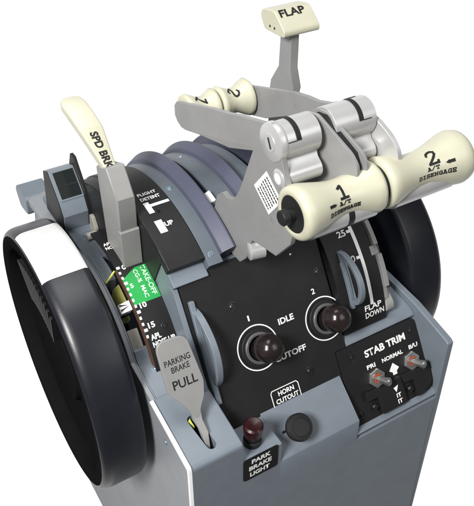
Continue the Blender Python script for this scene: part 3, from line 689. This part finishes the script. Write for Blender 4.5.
# ================================================================== TRIM WHEELS
WY, WZ, WR = 19.25, -2.24, 13.03
def trim_wheel(xin, sgn, label, stripe):
    t = thing('stabilizer_handwheel', label, 'handwheel', (xin + sgn * 1.9, WY, WZ), 'stabilizer handwheels')
    prof = [(0, 6.0), (0, 12.55), (.12, 12.85), (.35, 13.0), (.6, WR), (3.2, WR), (3.6, 12.98), (3.92, 12.84), (4.1, 12.66), (4.17, 12.45), (3.6, 12.3), (2.1, 12.3)]
    B().lathe((xin, WY, WZ), (sgn, 0, 0), prof, 128).build('wheel_rim', 'wheel', t, sharp=50)
    B().lathe((xin, WY, WZ), (sgn, 0, 0), [(1.9, 12.47), (4.16, 12.47), (4.2, 12.3), (4.17, 11.3), (3.95, 11.1), (2.75, 11.0), (2.6, 8.4), (2.6, 4.0)], 128).build('face_disc', 'wheelface', t, sharp=50)
    hub = B(); hub.lathe((xin, WY, WZ), (sgn, 0, 0), [(0.1, 6.2), (2.0, 6.2), (2.75, 4.6), (3.2, 4.4), (3.35, 2.2), (3.4, .01)], 64)
    hub.build('hub', 'wheelface', t)
    fins = B()
    for k in range(90):
        a = 4 * k
        if not (54 < a < 106): continue
        p = [V((xin + sgn * x, WY - r * cos(R(a + o)), WZ + r * sin(R(a + o)))) for x, r, o in ((2.5, 6.6, 0), (4.1, 6.6, 0), (4.25, 10.4, 6), (2.5, 10.4, 6), (2.5, 6.6, 2.0), (4.1, 6.6, 2.0), (4.25, 10.4, 7.6), (2.5, 10.4, 7.6))]
        v = fins.vs(p)
        for q in ((0, 1, 2, 3), (4, 5, 6, 7), (0, 1, 5, 4), (2, 3, 7, 6), (1, 2, 6, 5), (0, 3, 7, 4)): fins.face([v[i] for i in q])
    fins.build('cooling_fins', 'rubber', t)
    if stripe:
        b = B()
        xs = [(.1, 12.88), (.35, 13.03), (.6, WR + .02), (3.2, WR + .02), (3.6, 13.0), (3.93, 12.86), (4.1, 12.68)]
        b.grid([[arc(xin + sgn * x, r, stripe[0] + (stripe[1] - stripe[0]) * i / 24) for x, r in xs] for i in range(25)])
        b.build('white_stripe', 'wheel_stripe', t)
    B().lathe((xin, WY, WZ), (sgn, 0, 0), [(-.75 if sgn > 0 else -.75, 2.0), (.2, 2.0)], 32).build('axle', 'steel', t)
    return t
trim_wheel(-.73, -1, 'large black trim wheel with a white stripe across its rim', (72.6, 105.4))
trim_wheel(28.73, 1, 'large plain dark trim wheel behind the thrust grips', None)

# ================================================================== REAR INDICATOR BOX, LEFT
rb = thing('indicator_housing', 'grey blue wedge box with dark window standing behind the speed brake lever', 'housing', (1.5, 26, 7.6))
bo = [(24.9, 7.3), (24.45, 9.3), (25.1, 10.6), (27.3, 12.9), (28.7, 12.3), (29.8, 7.3)]
B().prism(YZ, bo, .3, 2.75).build('case', 'blue', rb, .05)
B().prism(YZ, [(y + .04, z - .03) for y, z in bo], .22, .31).build('case_side', 'black', rb, .03)
WF = F((.3, 25.1, 10.6), (1, 0, 0), (0, 2.2, 2.3))
B().prism(WF, [(.3, .15), (2.4, .15), (2.4, 2.9), (.3, 2.9)], -.2, .015).build('window', 'glass', rb)
B().ring(WF, [(.18, .02), (2.45, .02), (2.45, 3.1), (.18, 3.1)], [(.34, .2), (2.36, .2), (2.36, 2.85), (.34, 2.85)], .0, .08).build('window_frame', 'blue', rb, .03)
B().box(WF, .5, 2.3, 1.35, 1.5, .016, .05).build('window_bar', 'black', rb)
B().prism(YZ, [(24.7, 7.6), (24.4, 9.4), (25.0, 11.2), (26.9, 13.9), (27.7, 13.9), (28.6, 12.2), (29, 7.6)], 2.78, 3.1).build('side_flap', 'black', rb, .04)
rs = thing('rear_bracket', 'pale grey tray with rounded blue bracket behind the striped trim wheel', 'bracket', (-.5, 31, 6))
B().prism(F((0, 0, 0), (1, 0, 0), (0, 1, 0)), [(-.75, 33.2), (1.3, 33.9), (1.3, 26.2), (-.6, 26.2)], 6.0, 6.85).build('tray', 'side', rs, .12)
B().prism(YZ, rounded([(33.6, 6.6), (36.6, 6.9), (37.4, 6.0), (36.4, 4.2), (34.6, 4.4), (33.6, 4.6)], .5), -.95, 1.9).build('bracket_arm', 'blue', rs, .12)
B().lathe((2.0, 23.2, 7.3), (0, 0, 1), [(0, .45), (.35, .45), (.4, .35), (.42, .01)], 20).build('bolt', 'bluescrew', rb)

# ================================================================== CAMERA
FPX, YAW, PITCH, ROLL, PX, PY = 721.81117, .51859, .64018, -.01818, 222.508, 239.423
f = V((sin(YAW) * cos(PITCH), cos(YAW) * cos(PITCH), -sin(PITCH))); r = V((cos(YAW), -sin(YAW), 0)); u = r.cross(f)
rr = r * cos(ROLL) + u * sin(ROLL); uu = -r * sin(ROLL) + u * cos(ROLL)
cam = bpy.data.cameras.new('camera'); co = bpy.data.objects.new('camera', cam); COL.objects.link(co)
m = Matrix((rr, uu, -f)).transposed().to_4x4(); m.translation = V((-14.3624, -31.0792, 47.8094)) * S
co.matrix_world = m
cam.sensor_fit = 'VERTICAL'; cam.sensor_height = 36; cam.lens = FPX / 506 * 36
cam.shift_x = (237 - PX) / 506; cam.shift_y = (PY - 253) / 506
cam.clip_start = .01; cam.clip_end = 100
sc.camera = co

# ================================================================== LIGHT: made-up world gradient, white along the view, dimmed elsewhere; lamps above
w = bpy.data.worlds.new('World'); sc.world = w; w.use_nodes = True
nt = w.node_tree; bg = nt.nodes['Background']
tc = nt.nodes.new('ShaderNodeTexCoord')
dp = nt.nodes.new('ShaderNodeVectorMath'); dp.operation = 'DOT_PRODUCT'
d = V((.40, .70, -.60)).normalized(); dp.inputs[1].default_value = d
nt.links.new(tc.outputs['Generated'], dp.inputs[0])
mr = nt.nodes.new('ShaderNodeMapRange'); mr.interpolation_type = 'SMOOTHSTEP'
mr.inputs['From Min'].default_value = .2; mr.inputs['From Max'].default_value = .74
mr.inputs['To Min'].default_value = .09; mr.inputs['To Max'].default_value = 1.05
nt.links.new(dp.outputs['Value'], mr.inputs['Value'])
nt.links.new(mr.outputs['Result'], bg.inputs['Strength']); bg.inputs['Color'].default_value = (1, 1, 1, 1)

def area(name, loc, target, size, power, col=(1, 1, 1), sy=None):
    l = bpy.data.lights.new(name, 'AREA'); l.energy = power; l.color = col; l.size = size * S
    if sy: l.shape = 'RECTANGLE'; l.size_y = sy * S
    o = bpy.data.objects.new(name, l); COL.objects.link(o); o.location = V(loc) * S
    o.rotation_euler = (V(target) - V(loc)).to_track_quat('-Z', 'Y').to_euler()
area('key_softbox', (-85, -40, 100), (12, 8, 8), 36, 31, (1, .985, .96))
area('top_softbox', (10, 20, 130), (12, 10, 8), 60, 7, (1, 1, 1))
area('front_fill', (60, -90, 80), (14, 8, 4), 60, 3, (1, 1, 1))  # unseen fill added to brighten the front faces and white lettering

sc.view_settings.view_transform = 'Standard'; sc.view_settings.look = 'None'
sc.view_settings.exposure = 0; sc.view_settings.gamma = 1
sc.cycles.max_bounces = 8
